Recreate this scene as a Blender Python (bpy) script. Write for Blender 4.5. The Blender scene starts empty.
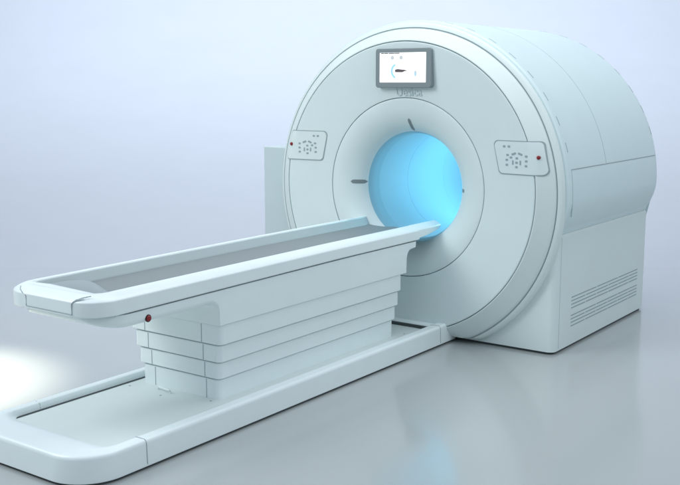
import bpy, bmesh, math, random
from math import sin, cos, pi, sqrt, radians
from mathutils import Matrix, Vector
random.seed(3)
scene = bpy.context.scene
COL = scene.collection

# ------------------------------------------------------------------ materials
def mat(name, col, rough=.35, coat=0.0, noise=.0, nscale=6, spec=.5, bump=0.0, bscale=300, metal=0.0):
    m = bpy.data.materials.new(name); m.use_nodes = True
    nt = m.node_tree; b = nt.nodes['Principled BSDF']
    b.inputs['Base Color'].default_value = (*col, 1)
    b.inputs['Roughness'].default_value = rough
    b.inputs['Coat Weight'].default_value = coat
    b.inputs['Coat Roughness'].default_value = .15
    b.inputs['Specular IOR Level'].default_value = spec
    b.inputs['Metallic'].default_value = metal
    tc = nt.nodes.new('ShaderNodeTexCoord')
    if noise:
        n = nt.nodes.new('ShaderNodeTexNoise'); n.inputs['Scale'].default_value = nscale; n.inputs['Detail'].default_value = 5
        nt.links.new(tc.outputs['Object'], n.inputs['Vector'])
        r = nt.nodes.new('ShaderNodeMapRange')
        r.inputs['To Min'].default_value = rough - noise; r.inputs['To Max'].default_value = rough + noise
        nt.links.new(n.outputs['Fac'], r.inputs['Value']); nt.links.new(r.outputs['Result'], b.inputs['Roughness'])
        mx = nt.nodes.new('ShaderNodeMix'); mx.data_type = 'RGBA'
        mx.inputs['A'].default_value = (*[c * .965 for c in col], 1); mx.inputs['B'].default_value = (*[min(1, c * 1.02) for c in col], 1)
        nt.links.new(n.outputs['Fac'], mx.inputs['Factor']); nt.links.new(mx.outputs['Result'], b.inputs['Base Color'])
    if bump:
        n2 = nt.nodes.new('ShaderNodeTexNoise'); n2.inputs['Scale'].default_value = bscale; n2.inputs['Detail'].default_value = 2
        nt.links.new(tc.outputs['Object'], n2.inputs['Vector'])
        bp = nt.nodes.new('ShaderNodeBump'); bp.inputs['Strength'].default_value = bump; bp.inputs['Distance'].default_value = .001
        nt.links.new(n2.outputs['Fac'], bp.inputs['Height']); nt.links.new(bp.outputs['Normal'], b.inputs['Normal'])
    return m
def emis(name, col, s):
    m = bpy.data.materials.new(name); m.use_nodes = True
    b = m.node_tree.nodes['Principled BSDF']
    b.inputs['Base Color'].default_value = (*[c * .7 for c in col], 1)
    b.inputs['Emission Color'].default_value = (*col, 1); b.inputs['Emission Strength'].default_value = s
    b.inputs['Roughness'].default_value = .3
    return m
WHITE = mat('white_plastic', (.70, .80, .79), .5, .05, .06, 5, bump=.05)
FACE = mat('face_plastic', (.69, .80, .80), .45, .1, .06, 5, bump=.05)
SHELL = mat('shell_plastic', (.65, .79, .81), .45, .1, .06, 4, bump=.05)
TABLE = mat('table_plastic', (.77, .86, .865), .36, .2, .06, 7, bump=.04)
WALL_SHADE = mat('shaded_wall_grey', (.43, .50, .51), .5, 0, .04, 8)  # table plastic greyed: the rail's dimmer inner side put into the colour
HANDLE = mat('handle_grey', (.27, .32, .33), .4, .1, .04, 8)
PAN = mat('pan_plastic', (.64, .72, .71), .5, 0, .08, 9, bump=.1)
PAD = mat('cradle_vinyl', (.23, .265, .275), .6, .0, .05, 8, bump=.15, bscale=500)
GREYP = mat('bezel_grey', (.21, .26, .27), .4, .1, .04, 10)
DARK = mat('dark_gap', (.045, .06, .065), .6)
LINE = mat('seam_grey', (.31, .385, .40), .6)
FAINT = mat('faint_seam', (.42, .52, .54), .6)
BTN = mat('button_grey', (.30, .38, .40), .5)
TXT = mat('logo_grey', (.58, .69, .70), .35)
RED = mat('red_button', (.22, .006, .010), .4, .1)
BLACK = mat('black_glass', (.02, .025, .03), .25)
SCREEN = emis('screen_white', (.98, .99, 1.0), .84)
ICONB = emis('icon_blue', (.30, .60, .85), .7)
ICONG = emis('icon_grey', (.50, .54, .56), .6)
ICOND = mat('icon_dark', (.12, .09, .10), .4)
ICONO = emis('icon_orange', (.93, .82, .68), .85)
CAB = mat('cabinet_paint', (.56, .66, .675), .5, 0, .05, 6)
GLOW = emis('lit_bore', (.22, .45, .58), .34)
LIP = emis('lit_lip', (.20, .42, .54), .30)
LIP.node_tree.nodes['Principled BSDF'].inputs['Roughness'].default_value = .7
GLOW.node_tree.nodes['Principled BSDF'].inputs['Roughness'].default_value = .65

# ------------------------------------------------------------------ helpers
def empty(name, loc, label, cat):
    o = bpy.data.objects.new(name, None); COL.objects.link(o); o.location = loc
    o['label'] = label; o['category'] = cat; o.empty_display_size = .1
    return o
def link(name, bm, m, parent=None, smooth=True, angle=35, bevel=0, seg=3, label=None):
    bmesh.ops.remove_doubles(bm, verts=bm.verts, dist=1e-5)
    bmesh.ops.recalc_face_normals(bm, faces=bm.faces)
    me = bpy.data.meshes.new(name); bm.to_mesh(me); bm.free()
    o = bpy.data.objects.new(name, me); COL.objects.link(o)
    me.materials.append(m)
    if parent:
        o.parent = parent
        p = Vector(parent.location)
        if parent.parent: p = Vector((0, 0, 0)) if parent.type == 'MESH' else p
        if parent.type == 'EMPTY':
            o.matrix_parent_inverse = Matrix.Translation(-Vector(parent.location))
    for f in me.polygons: f.use_smooth = smooth
    if smooth:
        try: me.set_sharp_from_angle(angle=radians(angle))
        except Exception: pass
    if bevel:
        b = o.modifiers.new('bevel', 'BEVEL'); b.width = bevel; b.segments = seg; b.limit_method = 'ANGLE'; b.angle_limit = radians(35)
        b.harden_normals = False
    if smooth:
        wn = o.modifiers.new('normals', 'WEIGHTED_NORMAL'); wn.keep_sharp = True; wn.weight = 90; wn.mode = 'FACE_AREA'
    if label: o['label'] = label
    return o
def grid(bm, rows, close_u=False, close_v=False):
    """rows: list of lists of points -> quads"""
    V = [[bm.verts.new(p) for p in r] for r in rows]
    nr = len(V); nc = len(V[0])
    for i in range(nr if close_u else nr - 1):
        for j in range(nc if close_v else nc - 1):
            a, b, c, d = V[i][j], V[(i + 1) % nr][j], V[(i + 1) % nr][(j + 1) % nc], V[i][(j + 1) % nc]
            try: bm.faces.new((a, b, c, d))
            except ValueError: pass
    return V
def box(bm, x0, x1, y0, y1, z0, z1):
    P = [(x, y, z) for x in (x0, x1) for y in (y0, y1) for z in (z0, z1)]
    v = [bm.verts.new(p) for p in P]
    for f in ((0, 1, 3, 2), (4, 6, 7, 5), (0, 4, 5, 1), (2, 3, 7, 6), (0, 2, 6, 4), (1, 5, 7, 3)):
        bm.faces.new([v[i] for i in f])
def prism(bm, pts, axis, a, b):
    """closed polygon pts (2-D) extruded along axis from a to b"""
    def P(p, t):
        return {'x': (t, p[0], p[1]), 'y': (p[0], t, p[1]), 'z': (p[0], p[1], t)}[axis]
    A = [bm.verts.new(P(p, a)) for p in pts]; B = [bm.verts.new(P(p, b)) for p in pts]
    bm.faces.new(A); bm.faces.new(B[::-1]); n = len(pts)
    for i in range(n): bm.faces.new((A[i], A[(i + 1) % n], B[(i + 1) % n], B[i]))
def rounded(pts, r, n=5):
    """round corners of a convex polygon"""
    out = []; N = len(pts)
    rr = r if isinstance(r, (list, tuple)) else [r] * N
    for i in range(N):
        p = Vector(pts[i]); a = (Vector(pts[i - 1]) - p).normalized(); b = (Vector(pts[(i + 1) % N]) - p).normalized()
        if rr[i] <= 0: out.append(tuple(p)); continue
        ang = a.angle(b); d = rr[i] / math.tan(ang / 2)
        s = p + a * d; e = p + b * d; c = p + (a + b).normalized() * (rr[i] / sin(ang / 2))
        for k in range(n + 1):
            t = k / n; q = s.lerp(e, t); q = c + (q - c).normalized() * rr[i]; out.append(tuple(q))
    return out
def rrect(x0, x1, y0, y1, r, n=6):
    return rounded([(x0, y0), (x1, y0), (x1, y1), (x0, y1)], r, n)

def tube(bm, pts, r=.0016, n=6):
    rows = []
    for i, p in enumerate(pts):
        p = Vector(p); d = (Vector(pts[min(i + 1, len(pts) - 1)]) - Vector(pts[max(i - 1, 0)])).normalized()
        a = d.orthogonal().normalized(); b = d.cross(a)
        rows.append([tuple(p + r * (cos(2 * pi * k / n) * a + sin(2 * pi * k / n) * b)) for k in range(n)])
    V = grid(bm, rows, close_v=True); bm.faces.new(V[0][::-1]); bm.faces.new(V[-1])

# ------------------------------------------------------------------ gantry
CX, CZ = -3.378, .938      # working centre; the finished ring is brought to its real size and place below
BODY_CZ = .915
FY = 5.33
ZMIN = .012
gantry = empty('mri_scanner', (CX, 6.2, 0), 'large white ring shaped MRI scanner with a glowing blue bore and a screen above it', 'MRI scanner')
def lathe(bm, prof, n=256, zmin=ZMIN, cz=None):
    cz = CZ if cz is None else cz
    rows = []
    for (r, y) in prof:
        c2 = cz - .020 * min(1, max(0, (r - .93) / .09))
        rows.append([(CX + r * sin(2 * pi * k / n), y, max(zmin, c2 + r * cos(2 * pi * k / n))) for k in range(n)])
    grid(bm, rows, close_v=True)
def groove(r, y, w=.006, d=.014):
    return [(r - w / 2 - .003, y), (r - w / 2, y + .002), (r - w / 2, y + d), (r + w / 2, y + d), (r + w / 2, y + .002), (r + w / 2 + .003, y)]

# face cover between the inner and the outer seams
bm = bmesh.new()
lathe(bm, [(.5725, FY + .075), (.5725, FY + .035), (.5755, FY + .0325), (.60, FY + .030), (.76, FY + .012), (.905, FY + .001), (.913, FY + .002), (.9168, FY + .006), (.9168, FY + .03), (.9168, FY + .08)])
link('front_cover', bm, FACE, gantry)
# funnel
bm = bmesh.new()
prof = [(.5685, FY + .085), (.5685, FY + .038), (.5655, FY + .034)]
r0, y0, r1, y1 = .55, FY + .035, .342, FY + .20
for k in range(25):
    t = k / 24 * pi / 2
    prof.append((r1 + (r0 - r1) * (1 - sin(t) ** 1.0) ** .92, y0 + (y1 - y0) * (1 - cos(t)) ** .95))
prof += [(.3405, FY + .22), (.3405, FY + .26)]
cutk = max(i for i, p in enumerate(prof) if p[0] > .352)
lathe(bm, prof[:cutk + 1])
link('bore_funnel', bm, FACE, gantry, angle=60)
bm = bmesh.new(); lathe(bm, prof[cutk:])
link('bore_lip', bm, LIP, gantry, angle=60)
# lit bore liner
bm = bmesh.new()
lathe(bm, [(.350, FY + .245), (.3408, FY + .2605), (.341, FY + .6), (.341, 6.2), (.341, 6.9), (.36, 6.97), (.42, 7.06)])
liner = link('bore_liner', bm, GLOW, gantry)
JB = emis('joint_blue', (.205, .44, .58), .33)
for yy in (5.95, 6.45):
    bm = bmesh.new()
    lathe(bm, [(.3412, yy - .004), (.3402, yy - .003), (.3402, yy + .003), (.3412, yy + .004)])
    link('liner_joint', bm, JB, liner)
# outer ring
bm = bmesh.new()
lathe(bm, [(.9205, FY + .08), (.9205, FY + .007), (.923, FY + .003), (.927, FY + .003), (.930, FY + .0045), (1.005, FY + .064), (1.013, FY + .072), (1.018, FY + .080), (1.019, FY + .11), (1.024, FY + .11), (1.025, FY + .084), (1.0275, FY + .0815), (1.032, FY + .083), (1.045, FY + .091), (1.051, FY + .097), (1.055, FY + .105), (1.056, FY + .115), (1.056, FY + .14)])
link('outer_ring', bm, WHITE, gantry, angle=50)

bm = bmesh.new(); lathe(bm, [(1.017, FY + .0835), (1.0265, FY + .0865)])
link('ring_seam', bm, LINE, gantry)
# body shell: round above, tucked in towards the base below
def body_pts(off=0.0, n=160):
    CZ = BODY_CZ; R = 1.076 + off
    pts = []
    for k in range(n + 1):
        a = -pi / 2 + pi * k / n
        pts.append((CX + R * sin(a), CZ + R * cos(a)))
    def side(s):
        o = []
        for k in range(1, 15):
            t = k / 14; z = CZ - .185 * t
            o.append((CX + s * (R - .062 * t ** 1.9), z))
        o.append((CX + s * (R - .066), .71)); o.append((CX + s * (R - .075), .702)); o.append((CX + s * (R - .30), .702))
        return o
    return side(-1)[::-1] + pts + side(1)
bm = bmesh.new()
rows = []
for off, y in [(-.05, 5.462), (-.022, 5.452), (-.014, 5.4525), (-.007, 5.457), (-.002, 5.465), (0, 5.478), (0, 5.60), (0, 5.98), (0, 6.5), (0, 6.98), (-.003, 7.0), (-.012, 7.03), (-.03, 7.05), (-.06, 7.06)]:
    rows.append([(x, y, z) for x, z in body_pts(off)])
V = grid(bm, rows)
link('body_shell', bm, SHELL, gantry, angle=50)
# back cover
bm = bmesh.new()
rows = [[(CX + r * sin(2 * pi * k / 128), y, max(ZMIN, CZ + r * cos(2 * pi * k / 128))) for k in range(128)] for r, y in [(.40, 7.055), (1.03, 7.058)]]
grid(bm, rows, close_v=True)
link('back_cover', bm, SHELL, gantry)
# base housing
BX = .990; CX0, CZ0 = CX, CZ; CX, CZ = -3.325, .949
house = []
bm = bmesh.new()
BY0, BY1 = 5.378, 6.94
rows = []
for ins, z in [(0, .016), (0, .40), (0, .700), (.003, .712), (.010, .724), (.030, .738), (.065, .752)]:
    rows.append([(x, y, z) for x, y in rrect(CX - BX + ins, CX + BX - ins, BY0 + min(ins, .0), BY1 - ins, .045, 8)])
V = grid(bm, rows, close_v=True); bm.faces.new(V[-1]); bm.faces.new(V[0][::-1])
base_h = link('base_housing', bm, WHITE, gantry, angle=30)
bm = bmesh.new(); prism(bm, [(CX + .86 * sin(2 * pi * k / 96), CZ + .86 * cos(2 * pi * k / 96)) for k in range(96)], 'y', 5.3, 6.95)
cut = link('cut', bm, WHITE, None)
bo = base_h.modifiers.new('b', 'BOOLEAN'); bo.object = cut; bo.solver = 'EXACT'
for mm in list(base_h.modifiers):
    if mm.type == 'WEIGHTED_NORMAL': base_h.modifiers.remove(mm)
bpy.context.view_layer.update()
me = bpy.data.meshes.new_from_object(base_h.evaluated_get(bpy.context.evaluated_depsgraph_get()))
base_h.modifiers.clear(); base_h.data = me; bpy.data.objects.remove(cut)
me.set_sharp_from_angle(angle=radians(30))
wn = base_h.modifiers.new('normals', 'WEIGHTED_NORMAL'); wn.keep_sharp = True
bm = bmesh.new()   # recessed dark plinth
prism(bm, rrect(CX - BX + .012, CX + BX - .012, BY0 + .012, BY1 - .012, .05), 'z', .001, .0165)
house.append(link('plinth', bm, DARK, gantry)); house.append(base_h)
CX, CZ = CX0, CZ0
# side seams
def arc_strip(bm, y0, y1, a0, a1, off=.0012, n=2):
    rows = []
    for k in range(n + 1):
        a = a0 + (a1 - a0) * k / n; R = 1.076; CZ = BODY_CZ
        rows.append([(CX + (R - .004) * sin(a), y0, CZ + (R - .004) * cos(a)), (CX + (R + off) * sin(a), y0, CZ + (R + off) * cos(a)),
                     (CX + (R + off) * sin(a), y1, CZ + (R + off) * cos(a)), (CX + (R - .004) * sin(a), y1, CZ + (R - .004) * cos(a))])
    grid(bm, rows, close_v=True)
seam_a = math.acos((1.097 - BODY_CZ) / 1.076)
bm = bmesh.new()
arc_strip(bm, 5.51, 6.985, seam_a - .0024, seam_a + .0024)
link('panel_seam', bm, LINE, gantry)
bm = bmesh.new()
arc_strip(bm, 6.055, 6.061, -seam_a + .004, seam_a - .004, n=140, off=.0008)
link('panel_seam', bm, FAINT, gantry)
bm = bmesh.new()
arc_strip(bm, 5.508, 5.512, seam_a, pi / 2 + .09, n=30)
link('panel_seam', bm, FAINT, gantry)
for sgn, yy in ((1, 5.502), (-1, 6.985)):
    for k in range(-9, 10):
        bm = bmesh.new(); a = k * .152 + (.06 if sgn > 0 else .02)
        if abs(a) > seam_a - .03: continue
        arc_strip(bm, yy - .003, yy + .003, a - .027, a + .027, n=6)
        link('fastener_slot', bm, LINE, gantry)
CX, CZ = -3.325, .949
# vent slots on the right flank
for s in (1,):
    gr = None
    rows_z = [.312, .290, .268, .246, .199, .177, .155, .133]
    bm = bmesh.new()
    for i, z in enumerate(rows_z):
        segs = [(5.625, 6.02), (6.035, 6.40), (6.415, 6.775)] if i % 2 == 0 else [(5.625, 5.84), (5.855, 6.22), (6.235, 6.60), (6.615, 6.775)]
        for a, b in segs:
            box(bm, CX + s * (BX - .004), CX + s * (BX + .0012), a, b, z - .0032, z + .0032)
    house.append(link('vent_grille', bm, LINE, gantry, smooth=False))
bm = bmesh.new()
box(bm, CX + BX - .004, CX + BX + .001, 5.448, 5.4515, .03, .698)
house.append(link('panel_seam', bm, FAINT, gantry, smooth=False))
CX, CZ = CX0, CZ0

# laser windows / marks in the funnel
def plate(bm, pts, y0, y1): prism(bm, pts, 'y', y0, y1)
def funnel_y(r):
    best = None
    for k in range(200):
        t = k / 199 * pi / 2
        rr = r1 + (r0 - r1) * (1 - sin(t)) ** .92; yy = y0 + (y1 - y0) * (1 - cos(t)) ** .95
        if best is None or abs(rr - r) < best[0]: best = (abs(rr - r), yy)
    return best[1]
def mark(ang, ra, rb, w):
    bm = bmesh.new(); rows = []
    for k in range(9):
        r = ra + (rb - ra) * k / 8; y = funnel_y(r) - .002
        ww = w * sqrt(max(0.02, 1 - abs(2 * k / 8 - 1) ** 6)) / r / 2
        rows.append([(CX + r * sin(ang + d), yy, CZ + r * cos(ang + d)) for d, yy in ((-ww, y + .006), (-ww, y), (ww, y), (ww, y + .006))])
    V = grid(bm, rows, close_v=True); bm.faces.new(V[0]); bm.faces.new(V[-1][::-1])
    link('laser_window', bm, GREYP, gantry)
mark(radians(-88), .358, .440, .026)
mark(radians(1), .360, .44, .022)
mark(radians(90), .366, .402, .022)

# display
disp_pts = rrect(-3.572, -3.162, 1.5705, 1.813, .018)
bm = bmesh.new(); prism(bm, disp_pts, 'y', FY - .014, FY + .02)
disp = link('display', bm, GREYP, gantry, bevel=.004)
bm = bmesh.new(); prism(bm, rrect(-3.5395, -3.2005, 1.603, 1.7865, .004), 'y', FY - .0152, FY - .008)
scr = link('screen', bm, SCREEN, disp)
SY = FY - .0155
def scr_poly(name, pts, m, k=0):
    bm = bmesh.new(); prism(bm, pts, 'y', SY - .0006 - .0003 * k, SY + .0006); link(name, bm, m, disp)
def ell(cx, cz, a, b, n=16): return [(cx + a * cos(2 * pi * i / n), cz + b * sin(2 * pi * i / n)) for i in range(n)]
def SP(px, py):   # position on the screen face from fractions
    return (-3.5395 + .339 * px, 1.7865 - .1835 * py)
bm = bmesh.new()
for (fx, w) in ((.03, .035), (.10, .05), (.20, .07), (.33, .06)):
    x, z = SP(fx, .02); prism(bm, [(x, z - .003), (x + w * .6, z - .003), (x + w * .6, z + .002), (x, z + .002)], 'y', SY - .0007, SY)
link('menu_text', bm, BLACK, disp)
for fx, mm in ((.28, ICONG), (.47, ICONG), (.68, ICONO)):
    x, z = SP(fx, .17); scr_poly('icon', ell(x, z, .013, .012), mm)
# blue arc icon
cx0, cz0 = SP(.40, .62); arc = []
for k in range(13):
    a = radians(115 + 130 * k / 12); arc.append((cx0 + .052 * cos(a), cz0 + .05 * sin(a)))
for k in range(13):
    a = radians(245 - 130 * k / 12); arc.append((cx0 + .038 * cos(a), cz0 + .038 * sin(a)))
scr_poly('icon', arc, ICONB)
x, z = SP(.46, .605)
scr_poly('icon', [(x - .040, z - .009), (x + .012, z - .010), (x + .028, z - .004), (x + .052, z), (x + .028, z + .005), (x - .02, z + .010), (x - .040, z + .007)], ICOND, 1)
x, z = SP(.78, .70); scr_poly('icon', ell(x, z, .008, .019), ICONG)
x, z = SP(.78, .72); scr_poly('icon', ell(x, z, .004, .012), ICONB, 2)
x, z = SP(.67, .47); scr_poly('icon', ell(x, z, .012, .006), ICONO)

# embossed lettering
cu = bpy.data.curves.new('t', 'FONT'); cu.body = 'Uesica'; cu.size = .073; cu.extrude = .0012; cu.align_x = 'CENTER'; cu.bevel_depth = .0006
to = bpy.data.objects.new('t', cu); COL.objects.link(to)
bpy.context.view_layer.update()
me = bpy.data.meshes.new_from_object(to.evaluated_get(bpy.context.evaluated_depsgraph_get()))
bpy.data.objects.remove(to)
bm = bmesh.new(); bm.from_mesh(me)
bmesh.ops.transform(bm, matrix=Matrix.Translation((-3.348, FY + .0265, 1.521)) @ Matrix.Rotation(radians(90), 4, 'X'), verts=bm.verts)
link('logo_lettering', bm, TXT, gantry, smooth=False)

# control panels
BT = [(-2.669, 1.231, 0), (-2.637, 1.231, 0), (-2.645, 1.181, 0), (-2.650, 1.152, 0), (-2.649, 1.123, 0), (-2.622, 1.167, 0), (-2.604, 1.189, 1), (-2.561, 1.189, -1),
      (-2.521, 1.177, 0), (-2.520, 1.149, 0), (-2.521, 1.121, 0), (-2.583, 1.164, 0), (-2.609, 1.138, 2), (-2.584, 1.138, 0), (-2.559, 1.138, 2), (-2.584, 1.112, 0)]
def face_depth(r):
    P = [(.5, .04), (.60, .030), (.76, .012), (.905, .001), (.922, .0025), (.940, .0115), (1.005, .064), (1.1, .14)]
    for (a, u), (b, v) in zip(P, P[1:]):
        if r <= b: return u + (v - u) * (r - a) / (b - a)
def control_panel(side):
    def M(x, z): return (x, z) if side > 0 else (2 * (-3.360) - x, z + .018)
    corners = [(-2.744, 1.262), (-2.438, 1.262), (-2.393, 1.070), (-2.699, 1.070)]
    grow = lambda pts, d: [(c[0] + d * (1 if c[0] > -2.57 else -1), c[1] + d * (1 if c[1] > 1.16 else -1)) for c in pts]
    def bend(bm):
        for xx in [CX + side * (.66 + .01 * i) for i in range(36)]:
            bmesh.ops.bisect_plane(bm, geom=bm.verts[:] + bm.edges[:] + bm.faces[:], plane_co=(xx, 0, 0), plane_no=(1, 0, 0))
        for zz in [1.06 + .015 * i for i in range(16)]:
            bmesh.ops.bisect_plane(bm, geom=bm.verts[:] + bm.edges[:] + bm.faces[:], plane_co=(0, 0, zz), plane_no=(0, 0, 1))
        for v in bm.verts:
            r = math.hypot(v.co.x - CX, v.co.z - CZ); v.co.y += face_depth(r)
        return bm
    def poly(pts): return [M(*p) for p in rounded(pts, .028, 6)]
    bm = bmesh.new(); prism(bm, poly(grow(corners, .0045)), 'y', FY - .0022, FY + .03); bend(bm)
    gap = link('control_panel', bm, LINE, gantry, label='control panel with buttons on the %s side of the bore' % ('right' if side > 0 else 'left'))
    bm = bmesh.new(); prism(bm, poly(grow(corners, -.0015)), 'y', FY - .0042, FY + .03); bend(bm)
    link('panel_plate', bm, FACE if side > 0 else WHITE, gap)
    for (x, z, t) in BT:
        bm = bmesh.new()
        w, h = {0: (.0085, .0062), 1: (.015, .006), -1: (.015, .006), 2: (.005, .013)}[t]
        rot = {1: .35, -1: -.35}.get(t, 0)
        pts = [(x + dx * cos(rot) - dz * sin(rot), z + dx * sin(rot) + dz * cos(rot)) for dx, dz in rrect(-w, w, -h, h, min(w, h) * .6, 3)]
        prism(bm, [M(*p) for p in pts], 'y', FY - .0054, FY); bend(bm)
        link('button', bm, BTN, gap)
    bm = bmesh.new(); x, z = M(-2.453, 1.172)
    rows = [[(x + r * cos(2 * pi * k / 20), FY - y, z + r * sin(2 * pi * k / 20)) for k in range(20)] for r, y in ((.0115, -.01), (.0115, .009), (.009, .012), (.004, .0135))]
    V = grid(bm, rows, close_v=True); bm.faces.new(V[-1])
    fd = face_depth(math.hypot(x - CX, z - CZ))
    for v in bm.verts: v.co.y += fd
    link('emergency_button', bm, RED, gap)
control_panel(1); control_panel(-1)

# bring the ring assembly to its finished size and centre (the housing is already built in place)
K = .984
FIT = Matrix.Translation((-3.325, 5.245, .9486)) @ Matrix.Diagonal((K, K, K, 1)) @ Matrix.Translation((-CX, -5.33, -CZ))
for o in [o for o in bpy.data.objects if o.type == 'MESH' and o not in house]:
    for v in o.data.vertices:
        v.co = FIT @ v.co
        v.co.z = max(v.co.z, .008)

# ------------------------------------------------------------------ patient table
TX = -3.426
table = empty('patient_table', (TX, 4.0, 0), 'long white patient table with grey cradle on a stepped pedestal and low floor frame', 'patient table')
TZ = .740
def tz(y):   # the top dips very slightly towards the near end
    t = min(1, max(0, (4.3 - y) / 1.7)); return TZ - .007 * t
def tzb(y):   # the rail grows a little deeper towards the near end
    return tz(y) - .008 * min(1, max(0, (4.3 - y) / 1.5))
# U shaped rail swept round the near end
XL, XR, YN, YF = -3.734, -3.118, 2.595, 5.13
def upath(ins, yend=YF, r=.15, n=14):
    r = max(.02, r - ins)
    P = [(XL + ins, yend), (XL + ins, 4.3), (XL + ins, 3.4)]
    for k in range(n + 1):
        a = pi + pi / 2 * k / n; P.append((XL + ins + r + r * cos(a), YN + ins + r + r * sin(a)))
    for k in range(n + 1):
        a = 1.5 * pi + pi / 2 * k / n; P.append((XR - ins - r + r * cos(a), YN + ins + r + r * sin(a)))
    P += [(XR - ins, 3.4), (XR - ins, 4.3), (XR - ins, yend)]
    return P
bm = bmesh.new()
sec = [(.010, -.084), (.002, -.081), (0, -.076), (0, -.030), (.0035, -.0235), (.018, -.0140), (.036, -.0065), (.054, -.0018), (.068, .0), (.074, -.0006), (.079, -.0035), (.081, -.009), (.083, -.05), (.084, -.08)]
rows = [[(x, y, (tzb(y) if dz < -.07 and i < .05 else tz(y)) + dz) for x, y in upath(i)] for i, dz in sec]
V = grid(bm, rows, close_u=True)
bm.faces.new([r[0] for r in V]); bm.faces.new([r[-1] for r in V][::-1])
link('side_rail', bm, TABLE, table, angle=50)
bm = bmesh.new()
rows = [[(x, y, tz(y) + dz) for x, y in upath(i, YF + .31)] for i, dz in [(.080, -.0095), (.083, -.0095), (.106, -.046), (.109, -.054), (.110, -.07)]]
grid(bm, rows); link('rail_inner_wall', bm, WALL_SHADE, table, angle=40)  # inner wall of the rail, its weaker light painted in as grey
# nose pieces reaching into the bore
for s in (-1, 1):
    bm = bmesh.new(); rows = []
    for k in range(13):
        t = k / 12; y = YF - .004 + (.315) * t
        zb = TZ - .074 + .032 * t ** 1.5
        zt = TZ - .001
        xi = .012 + .035 * t * t
        if s > 0: xo, xn = XR - .004 - xi * .6, XR - .080
        else: xo, xn = XL + .004 + xi * .6, XL + .080
        if k == 12: zb = zt - .034
        rows.append([(xo, y, zb), (xo, y, zt - .028), (xo + (-.004 if s > 0 else .004), y, zt - .022), (xo + (-.032 if s > 0 else .032), y, zt - .006), (xo + (-.052 if s > 0 else .052), y, zt), (xn, y, zt), (xn, y, zb)])
    V = grid(bm, rows, close_v=True); bm.faces.new(V[0]); bm.faces.new(V[-1][::-1])
    link('rail_nose', bm, TABLE, table, angle=40, bevel=.004)
# near end shelf: white block inside the U, its far edge curved
def lerp_tab(P, u):
    for (a, p), (b, q) in zip(P, P[1:]):
        if u <= b:
            t = (u - a) / (b - a); return p + (q - p) * t
    return P[-1][1]
def shelf_end(u):
    P = [(0, 2.79), (.03, 2.83), (.07, 2.87), (.13, 2.898), (.22, 2.908), (.35, 2.897), (.5, 2.870), (.65, 2.838), (.78, 2.815), (.87, 2.803), (.925, 2.812), (.945, 2.83), (1, 2.93)]
    return (lerp_tab(P, max(0, u - .02)) + lerp_tab(P, u) + lerp_tab(P, min(1, u + .02))) / 3
bm = bmesh.new(); rows = []
N = 56
def cap_end(u): return 2.766 - .035 * u - .03 * max(0, 1 - u / .15) + (.13 * max(0, (u - .90) / .10) ** 1.5)
for i in range(N + 1):
    u = i / N; x = XL + .066 + (XR - XL - .132) * u
    rr = .084; dx = max(0, XL + .15 - x, x - (XR - .15)); y00 = YN + .066 + rr - sqrt(max(0, rr * rr - dx * dx))
    ye = cap_end(u); row = []
    for j in range(9):
        t = j / 8; y = y00 + (ye - y00) * t
        row.append((x, y, tz(y) + .0002 - .016 * t ** 1.6))
    row.append((x, ye + .003, row[-1][2] - .003)); row.append((x, ye + .004, tz(ye) - .08))
    rows.append(row)
grid(bm, rows)
link('end_shelf', bm, TABLE, table, angle=50)
bm = bmesh.new(); rows = []   # grey handle tongue with a curved far edge
for i in range(N + 1):
    u = .12 + .80 * i / N; x = XL + .066 + (XR - XL - .132) * u
    ya = cap_end(u) - .01; ye = max(ya + .012, shelf_end(u) + .030 * (1 - u)); w = sin(pi * min(1, i / N * 1.0)) ** .5
    row = []
    for j in range(9):
        t = j / 8; y = ya + (ye - ya) * t
        row.append((x, y, tz(y) - .019 + .012 * w * sin(pi * t * .85) - .008 * t * t))
    row.append((x, ye + .004, row[-1][2] - .004)); row.append((x, ye + .003, row[-1][2] - .012)); row.append((x, ye - .02, tz(ye) - .08))
    rows.append(row)
grid(bm, rows)
hd = link('handle', bm, HANDLE, table, angle=50)
bm = bmesh.new(); tube(bm, [(r[8][0], r[8][1] + .0045, r[8][2] - .004) for r in rows], .0026)
link('handle_edge', bm, LINE, hd)
# grey cradle, concave across
bm = bmesh.new(); rows = []
XA, XB = XL + .105, XR - .105
prof_x = [k / 24 for k in range(25)]
for y, dd in [(2.70, .030), (2.95, .024), (3.4, .021), (4.2, .021), (5.0, .021), (5.44, .021), (5.446, .024), (5.446, .05)]:
    rows.append([(XA + (XB - XA) * u, y, tz(y) - .052 - dd * (1 - abs(2 * u - 1) ** 2.2)) for u in prof_x])
grid(bm, rows)
link('cradle', bm, PAD, table, angle=50)
# seams of the end panel
def rail_pt(x, ins):
    dz = lerp_tab([(i, d) for i, d in sec[3:9] if i > 0 or d == -.030], ins) if ins > 0 else 0
    off = 0
    r = .15 - ins; dx = (XL + .15) - x
    if dx > 0: off = r - sqrt(max(0, r * r - dx * dx))
    y = YN + ins + off
    return (x, y - .0003, tz(y) + dz + .0003)
def face_pt(x, dz): return (x, YN - .0003, tz(YN) + dz)
bm = bmesh.new()
xa, xb = -3.545, -3.245
tube(bm, [rail_pt(xa - .085, .030), rail_pt(xa - .06, .016), rail_pt(xa - .03, .004), face_pt(xa, -.034), face_pt(xa, -.077), face_pt(xb, -.077), face_pt(xb, -.032), rail_pt(xb + .006, .004), rail_pt(xb + .016, .016), rail_pt(xb + .03, .030), rail_pt(xb + .045, .042), rail_pt(xb + .058, .055)], .0021)
link('end_panel_seam', bm, LINE, table)
bm = bmesh.new()   # small finger recess beside the end panel
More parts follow.
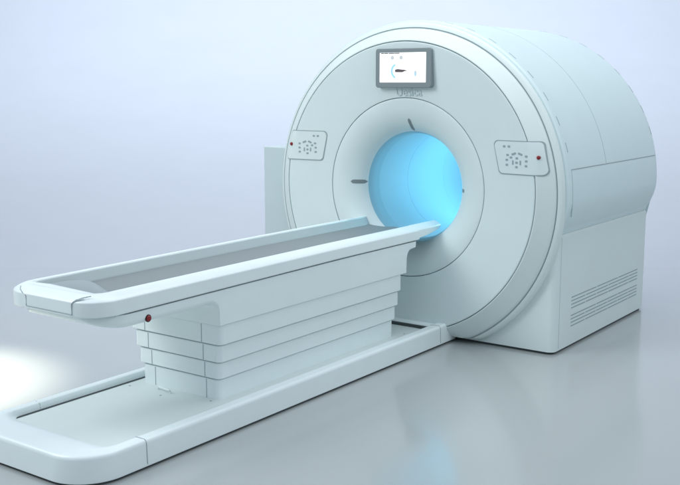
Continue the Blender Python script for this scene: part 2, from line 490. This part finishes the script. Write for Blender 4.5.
P = [rail_pt(xb + .002, .004), rail_pt(xb + .010, .016), rail_pt(xb + .028, .030), rail_pt(xb + .044, .030), rail_pt(xb + .022, .014), rail_pt(xb + .008, .003)]
v = [bm.verts.new((p[0], p[1], p[2] + .0008)) for p in P]; bm.faces.new(v)
link('finger_recess', bm, LINE, table)
# undertray + top block of the pedestal in one loft along y
bm = bmesh.new(); rows = []
def sect(y, hw, zb, r, ztop=.668):
    dz = tzb(y) - TZ; ztop += dz; zb += (dz * 1.25 if zb > .5 else 0)
    P = [(TX - hw, ztop)]; n = 6
    for k in range(n + 1):
        a = pi + pi / 2 * k / n; P.append((TX - hw + r + r * cos(a), zb + r + r * sin(a)))
    for k in range(n + 1):
        a = 1.5 * pi + pi / 2 * k / n; P.append((TX + hw - r + r * cos(a), zb + r + r * sin(a)))
    P.append((TX + hw, ztop)); return [(x, y, z) for x, z in P]
HW = .300
tray = []
for k in range(9):
    a = k / 8 * pi / 2
    tray.append((2.655 + .16 * (1 - cos(a)), HW - .16 + .16 * sin(a), .652 - .058 * sin(a) ** .8, .006 + .024 * sin(a)))
for y in (2.9, 3.05, 3.25, 3.30): tray.append((y, HW, .594, .03))
for k in range(1, 9):
    a = k / 8 * pi / 2; tray.append((3.30 + .055 * sin(a), HW, .594 - .05 * (1 - cos(a)), .03 - .018 * k / 8))
tray += [(3.357, HW, .470, .006), (3.8, HW, .470, .006), (4.4, HW, .470, .006), (4.995, HW, .470, .006), (4.998, HW, .55, .006)]
for k in range(1, 8):
    a = k / 7 * pi / 2; tray.append((4.998 + .055 * (1 - cos(a)), HW, .55 + .06 * sin(a), .006))
tray += [(5.10, HW, .613, .006), (5.102, HW, .655, .006)]
rows = [sect(y, hw, zb, r, .651) for y, hw, zb, r in tray]
V = grid(bm, rows, close_v=True); bm.faces.new(V[0]); bm.faces.new(V[-1][::-1])
link('undertray', bm, TABLE, table, angle=40)
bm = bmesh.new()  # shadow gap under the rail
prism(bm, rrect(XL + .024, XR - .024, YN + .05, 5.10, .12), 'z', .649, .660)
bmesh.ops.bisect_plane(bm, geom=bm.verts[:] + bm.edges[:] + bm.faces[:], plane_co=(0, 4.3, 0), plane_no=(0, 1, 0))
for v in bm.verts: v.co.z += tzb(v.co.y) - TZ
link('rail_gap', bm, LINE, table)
# telescoping pedestal skirts
ped = [(.470, .372, .316, 3.364, 4.966), (.366, .283, .298, 3.372, 4.955), (.277, .197, .280, 3.380, 4.943), (.191, .086, .262, 3.388, 4.930)]
PXC = -3.428
for i, (za, zb, hw, ya, yb) in enumerate(ped):
    bm = bmesh.new()
    x1 = TX + HW - .004 - .013 * (i + .3); x0 = PXC - hw - .010
    prism(bm, rrect(x0, x1, ya, yb, .03, 6), 'z', zb, za)
    sk = link('pedestal_skirt', bm, TABLE, table, angle=40, bevel=.004, seg=2)
    bm = bmesh.new()
    prism(bm, rrect(x0 + .022, x1 - .022, ya + .022, yb - .022, .02, 6), 'z', za - .004, za + .008) if i else box(bm, x0 + .03, x1 - .03, ya + .03, yb - .03, za - .003, za + .02)
    link('skirt_gap', bm, LINE, sk)
    for xs in ((x0 + .107 - .004 * i), x1 - .122 + .014 * i):
        bm = bmesh.new(); box(bm, xs - .0018, xs + .0018, ya - .0012, ya + .01, zb + .004, za - .004)
        link('skirt_joint', bm, LINE, sk)
# red knob on undertray
bm = bmesh.new(); x = TX + HW; y, z = 2.905, .598
rows = [[(x + h, y + r * cos(2 * pi * k / 20), z + r * sin(2 * pi * k / 20)) for k in range(20)] for r, h in ((.0135, -.004), (.0135, .005), (.010, .009), (.004, .010))]
V = grid(bm, rows, close_v=True); bm.faces.new(V[-1])
kn = link('emergency_button', bm, RED, table)
bm = bmesh.new()
rows = [[(x + h, y + r * cos(2 * pi * k / 20), z + r * sin(2 * pi * k / 20)) for k in range(20)] for r, h in ((.017, -.002), (.017, .0018), (.0135, .0018))]
grid(bm, rows, close_v=True); link('button_collar', bm, BLACK, kn)

# floor frame
FX0, FX1, FN, FF = -3.815, -2.985, 2.405, 5.36
BH = .128
def ring_path(ins, r0=.20, n=14, yend=FF):
    r = max(.02, r0 - ins); P = [(FX0 + ins, yend), (FX0 + ins, 4.0)]
    for k in range(n + 1):
        a = pi + pi / 2 * k / n; P.append((FX0 + ins + r + r * cos(a), FN + ins + r + r * sin(a)))
    for k in range(n + 1):
        a = 1.5 * pi + pi / 2 * k / n; P.append((FX1 - ins - r + r * cos(a), FN + ins + r + r * sin(a)))
    return P + [(FX1 - ins, 4.0), (FX1 - ins, yend)]
def warp(p, ins):   # wider band at the near end, narrow band on the left
    x, y = p
    return (x, y)
bm = bmesh.new(); rows = []
def frame_row(wl, wn, wr, dz, r):
    x0, x1, y0 = FX0 + wl, FX1 - wr, FN + wn; n = 14; P = [(x0, FF, dz), (x0, 4.0, dz)]
    for k in range(n + 1):
        a = pi + pi / 2 * k / n; P.append((x0 + r + r * cos(a), y0 + r + r * sin(a), dz))
    for k in range(n + 1):
        a = 1.5 * pi + pi / 2 * k / n; P.append((x1 - r + r * cos(a), y0 + r + r * sin(a), dz))
    return P + [(x1, 4.0, dz), (x1, FF, dz)]
rows.append(frame_row(.004, .004, .004, .011, .196))
rows.append(frame_row(.0, .0, .0, .015, .20))
rows.append(frame_row(.003, .006, .003, BH - .020, .196))
rows.append(frame_row(.005, .009, .005, BH - .010, .194))
rows.append(frame_row(.010, .015, .010, BH - .003, .19))
rows.append(frame_row(.018, .024, .018, BH, .184))
rows.append(frame_row(.040, .110, .060, BH - .002, .13))
rows.append(frame_row(.052, .170, .078, BH - .007, .08))
rows.append(frame_row(.056, .205, .086, BH - .022, .06))
rows.append(frame_row(.058, .230, .100, BH - .030, .05))
rows.append(frame_row(.060, .240, .110, .0905, .045))
V = grid(bm, rows)
link('floor_frame', bm, TABLE, table, angle=60)
bm = bmesh.new()
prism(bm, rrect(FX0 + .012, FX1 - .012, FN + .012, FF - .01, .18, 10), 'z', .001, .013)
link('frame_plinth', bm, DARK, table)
bm = bmesh.new()
prism(bm, rrect(FX0 + .074, FX1 - .05, FN + .2, 5.17, .03, 6), 'z', .03, .092)
pan = link('floor_pan', bm, PAN, table)
bm = bmesh.new()
box(bm, FX0 + .0605, FX0 + .0745, FN + .25, 5.17, .093, .0945)
link('pan_gap', bm, DARK, pan)
bm = bmesh.new()
prism(bm, rrect(FX0 + .06, FX1 - .07, 5.185, FF, .01, 4), 'z', .03, BH - .012)
link('frame_bridge', bm, TABLE, table, bevel=.006)
bm = bmesh.new()
box(bm, FX0 + .08, FX1 - .09, 5.170, 5.1845, .04, .110)
link('pan_gap', bm, DARK, pan)
# seams in frame
def frame_seam(y):
    bm = bmesh.new()
    pts = [(FX1 + .0004, y, .022), (FX1 - .0026, y, BH - .020), (FX1 - .0046, y, BH - .010), (FX1 - .0096, y, BH - .0028), (FX1 - .018, y, BH + .0003), (FX1 - .06, y + .002, BH - .0016), (FX1 - .078, y + .01, BH - .0066)]
    tube(bm, pts, .0018); link('frame_joint', bm, LINE, table)
frame_seam(2.745); frame_seam(5.175)
bm = bmesh.new(); tube(bm, [(FX0 + .024, 2.80, BH), (FX0 + .052, 2.80, BH - .007), (FX0 + .058, 2.80, BH - .03)], .0016); link('frame_joint', bm, FAINT, table)
# small pull handle on the pan
bm = bmesh.new()
hx, hy = -3.49, 3.335
tube(bm, [(hx - .05, hy + .008, .091), (hx - .05, hy + .008, .102), (hx - .044, hy + .006, .106), (hx + .044, hy - .006, .106), (hx + .05, hy - .008, .102), (hx + .05, hy - .008, .091)], .005, 8)
link('pull_handle', bm, TABLE, table)
for (sx, sy) in ((-3.70, 3.30), (-3.20, 3.36), (-3.46, 3.28), (-3.14, 5.0), (-3.30, 4.99)):
    bm = bmesh.new(); prism(bm, ell(sx, sy, .006, .006, 12), 'z', .085, .0932); link('screw', bm, LINE, table)

# ------------------------------------------------------------------ cabinet behind, on the left
cab = empty('equipment_cabinet', (-4.56, 5.7, 0), 'plain pale grey equipment cabinet standing against the left side of the scanner', 'cabinet')
bm = bmesh.new(); prism(bm, rrect(-4.640, -4.385, 5.47, 6.8, .012, 4), 'z', .02, 1.152)
link('cabinet_body', bm, CAB, cab, bevel=.006)
bm = bmesh.new(); prism(bm, rrect(-4.63, -4.39, 5.48, 6.79, .012, 4), 'z', .001, .0205)
link('plinth', bm, DARK, cab)

# ------------------------------------------------------------------ floor and studio backdrop
fw = Vector((-.58, .80)).normalized(); rt = Vector((fw.y, -fw.x))
def sheet(name, prof, m):
    bm = bmesh.new(); rows = []
    for d, z in prof:
        rows.append([(fw.x * d + rt.x * u, fw.y * d + rt.y * u, z) for u in (-30, -20, -10, -5, 0, 5, 10, 20, 30)])
    grid(bm, rows)
    o = link(name, bm, m, None, angle=60); o['kind'] = 'structure'; return o
FLOORM = mat('studio_floor', (.385, .425, .425), .14, 0, .03, 1.6, spec=.8)
sheet('floor', [(-6, 0), (0, 0), (3, 0), (6, 0), (8.6, 0)], FLOORM)
RC = 15.0
bp = []
for k in range(41):
    a = k / 40 * pi / 2; bp.append((8.6 + RC * sin(a), RC * (1 - cos(a))))
bp.append((8.6 + RC, 20))
sheet('backdrop', bp, FLOORM)

# ------------------------------------------------------------------ light
w = bpy.data.worlds.new('World'); scene.world = w; w.use_nodes = True
nt = w.node_tree; bg = nt.nodes['Background']
tc = nt.nodes.new('ShaderNodeTexCoord'); sep = nt.nodes.new('ShaderNodeSeparateXYZ'); ramp = nt.nodes.new('ShaderNodeValToRGB')
nt.links.new(tc.outputs['Generated'], sep.inputs[0])
mr = nt.nodes.new('ShaderNodeMapRange'); mr.inputs['From Min'].default_value = -.3; mr.inputs['From Max'].default_value = .8
nt.links.new(sep.outputs['Z'], mr.inputs['Value']); nt.links.new(mr.outputs['Result'], ramp.inputs['Fac']); nt.links.new(ramp.outputs['Color'], bg.inputs['Color'])
ramp.color_ramp.elements[0].color = (.42, .50, .55, 1); ramp.color_ramp.elements[1].color = (.76, .81, .94, 1)
bg.inputs['Strength'].default_value = .77
def area(name, loc, target, size, power, col, sy=None):
    l = bpy.data.lights.new(name, 'AREA'); l.energy = power; l.size = size; l.color = col
    if sy: l.shape = 'RECTANGLE'; l.size_y = sy
    o = bpy.data.objects.new(name, l); COL.objects.link(o); o.location = loc
    o.rotation_euler = (Vector(target) - Vector(loc)).to_track_quat('-Z', 'Y').to_euler()
    return o
area('key_softbox', (-6.5, .5, 4.6), (-3.4, 4.6, .6), 3.0, 195, (.95, 1.0, 1.0))
area('top_softbox', (-2.6, 5.5, 5.2), (-3.2, 5.6, 0), 3.5, 105, (.95, 1.0, 1.0))
# backdrop wash from above, slightly violet
bw = fw * 10.5
area('backdrop_wash', (bw.x, bw.y, 10.5), (fw.x * 23, fw.y * 23, 5.0), 16, 1900, (.74, .72, 1.0), 3)
bw = fw * 13
area('backdrop_wash_low', (bw.x, bw.y, 7.0), (fw.x * 20, fw.y * 20, 1.5), 14, 640, (.80, .88, 1.0), 2)
area('side_fill', (3.5, 4.2, 4.5), (-2.6, 5.8, .9), 3.0, 80, (.95, 1.0, 1.0))
# cyan lamps in the bore
for yy, e, px, pz in ((6.25, 15, -3.12, .88), (5.62, .12, -3.16, .98)):
    l = bpy.data.lights.new('bore_lamp', 'POINT'); l.energy = e; l.color = (.42, .92, 1.0); l.shadow_soft_size = .12
    o = bpy.data.objects.new('bore_lamp', l); COL.objects.link(o); o.location = (px, yy, pz)
# bright pool of light on the floor at the left
sp = bpy.data.lights.new('floor_spot', 'SPOT'); sp.energy = 1900; sp.spot_size = radians(31); sp.spot_blend = 1; sp.color = (1, .91, .74); sp.shadow_soft_size = .1
o = bpy.data.objects.new('floor_spot', sp); COL.objects.link(o); o.location = (-5.2, 2.8, 3.6)
o.rotation_euler = (Vector((-4.90, 2.75, 0)) - o.location).to_track_quat('-Z', 'Y').to_euler()

# ------------------------------------------------------------------ camera
cam = bpy.data.cameras.new('camera'); co = bpy.data.objects.new('camera', cam); COL.objects.link(co)
f = 995.0
vy = Vector((730, -159.5, f)).normalized(); vx = Vector((1390, 159.5, -f)).normalized(); vz = -vx.cross(vy)
vz.normalize()
if vz.y > 0: vz = -vz
vx = vy.cross(vz) if vy.cross(vz).dot(vx) > 0 else -vy.cross(vz)
# rows X,Y,Z of world axes in camera coords (x right, y down, z forward)
right = Vector((vx.x, vy.x, vz.x)); up = -Vector((vx.y, vy.y, vz.y)); back = -Vector((vx.z, vy.z, vz.z))
m = Matrix((right, up, back)).transposed().to_4x4(); m.translation = (0, 0, 1.6)
co.matrix_world = m
cam.sensor_width = 36; cam.lens = f / 680 * 36; cam.clip_end = 200; cam.clip_start = .05
scene.camera = co
scene.view_settings.view_transform = 'Standard'
scene.view_settings.look = 'None'
scene.view_settings.exposure = 0
scene.render.engine = 'CYCLES'
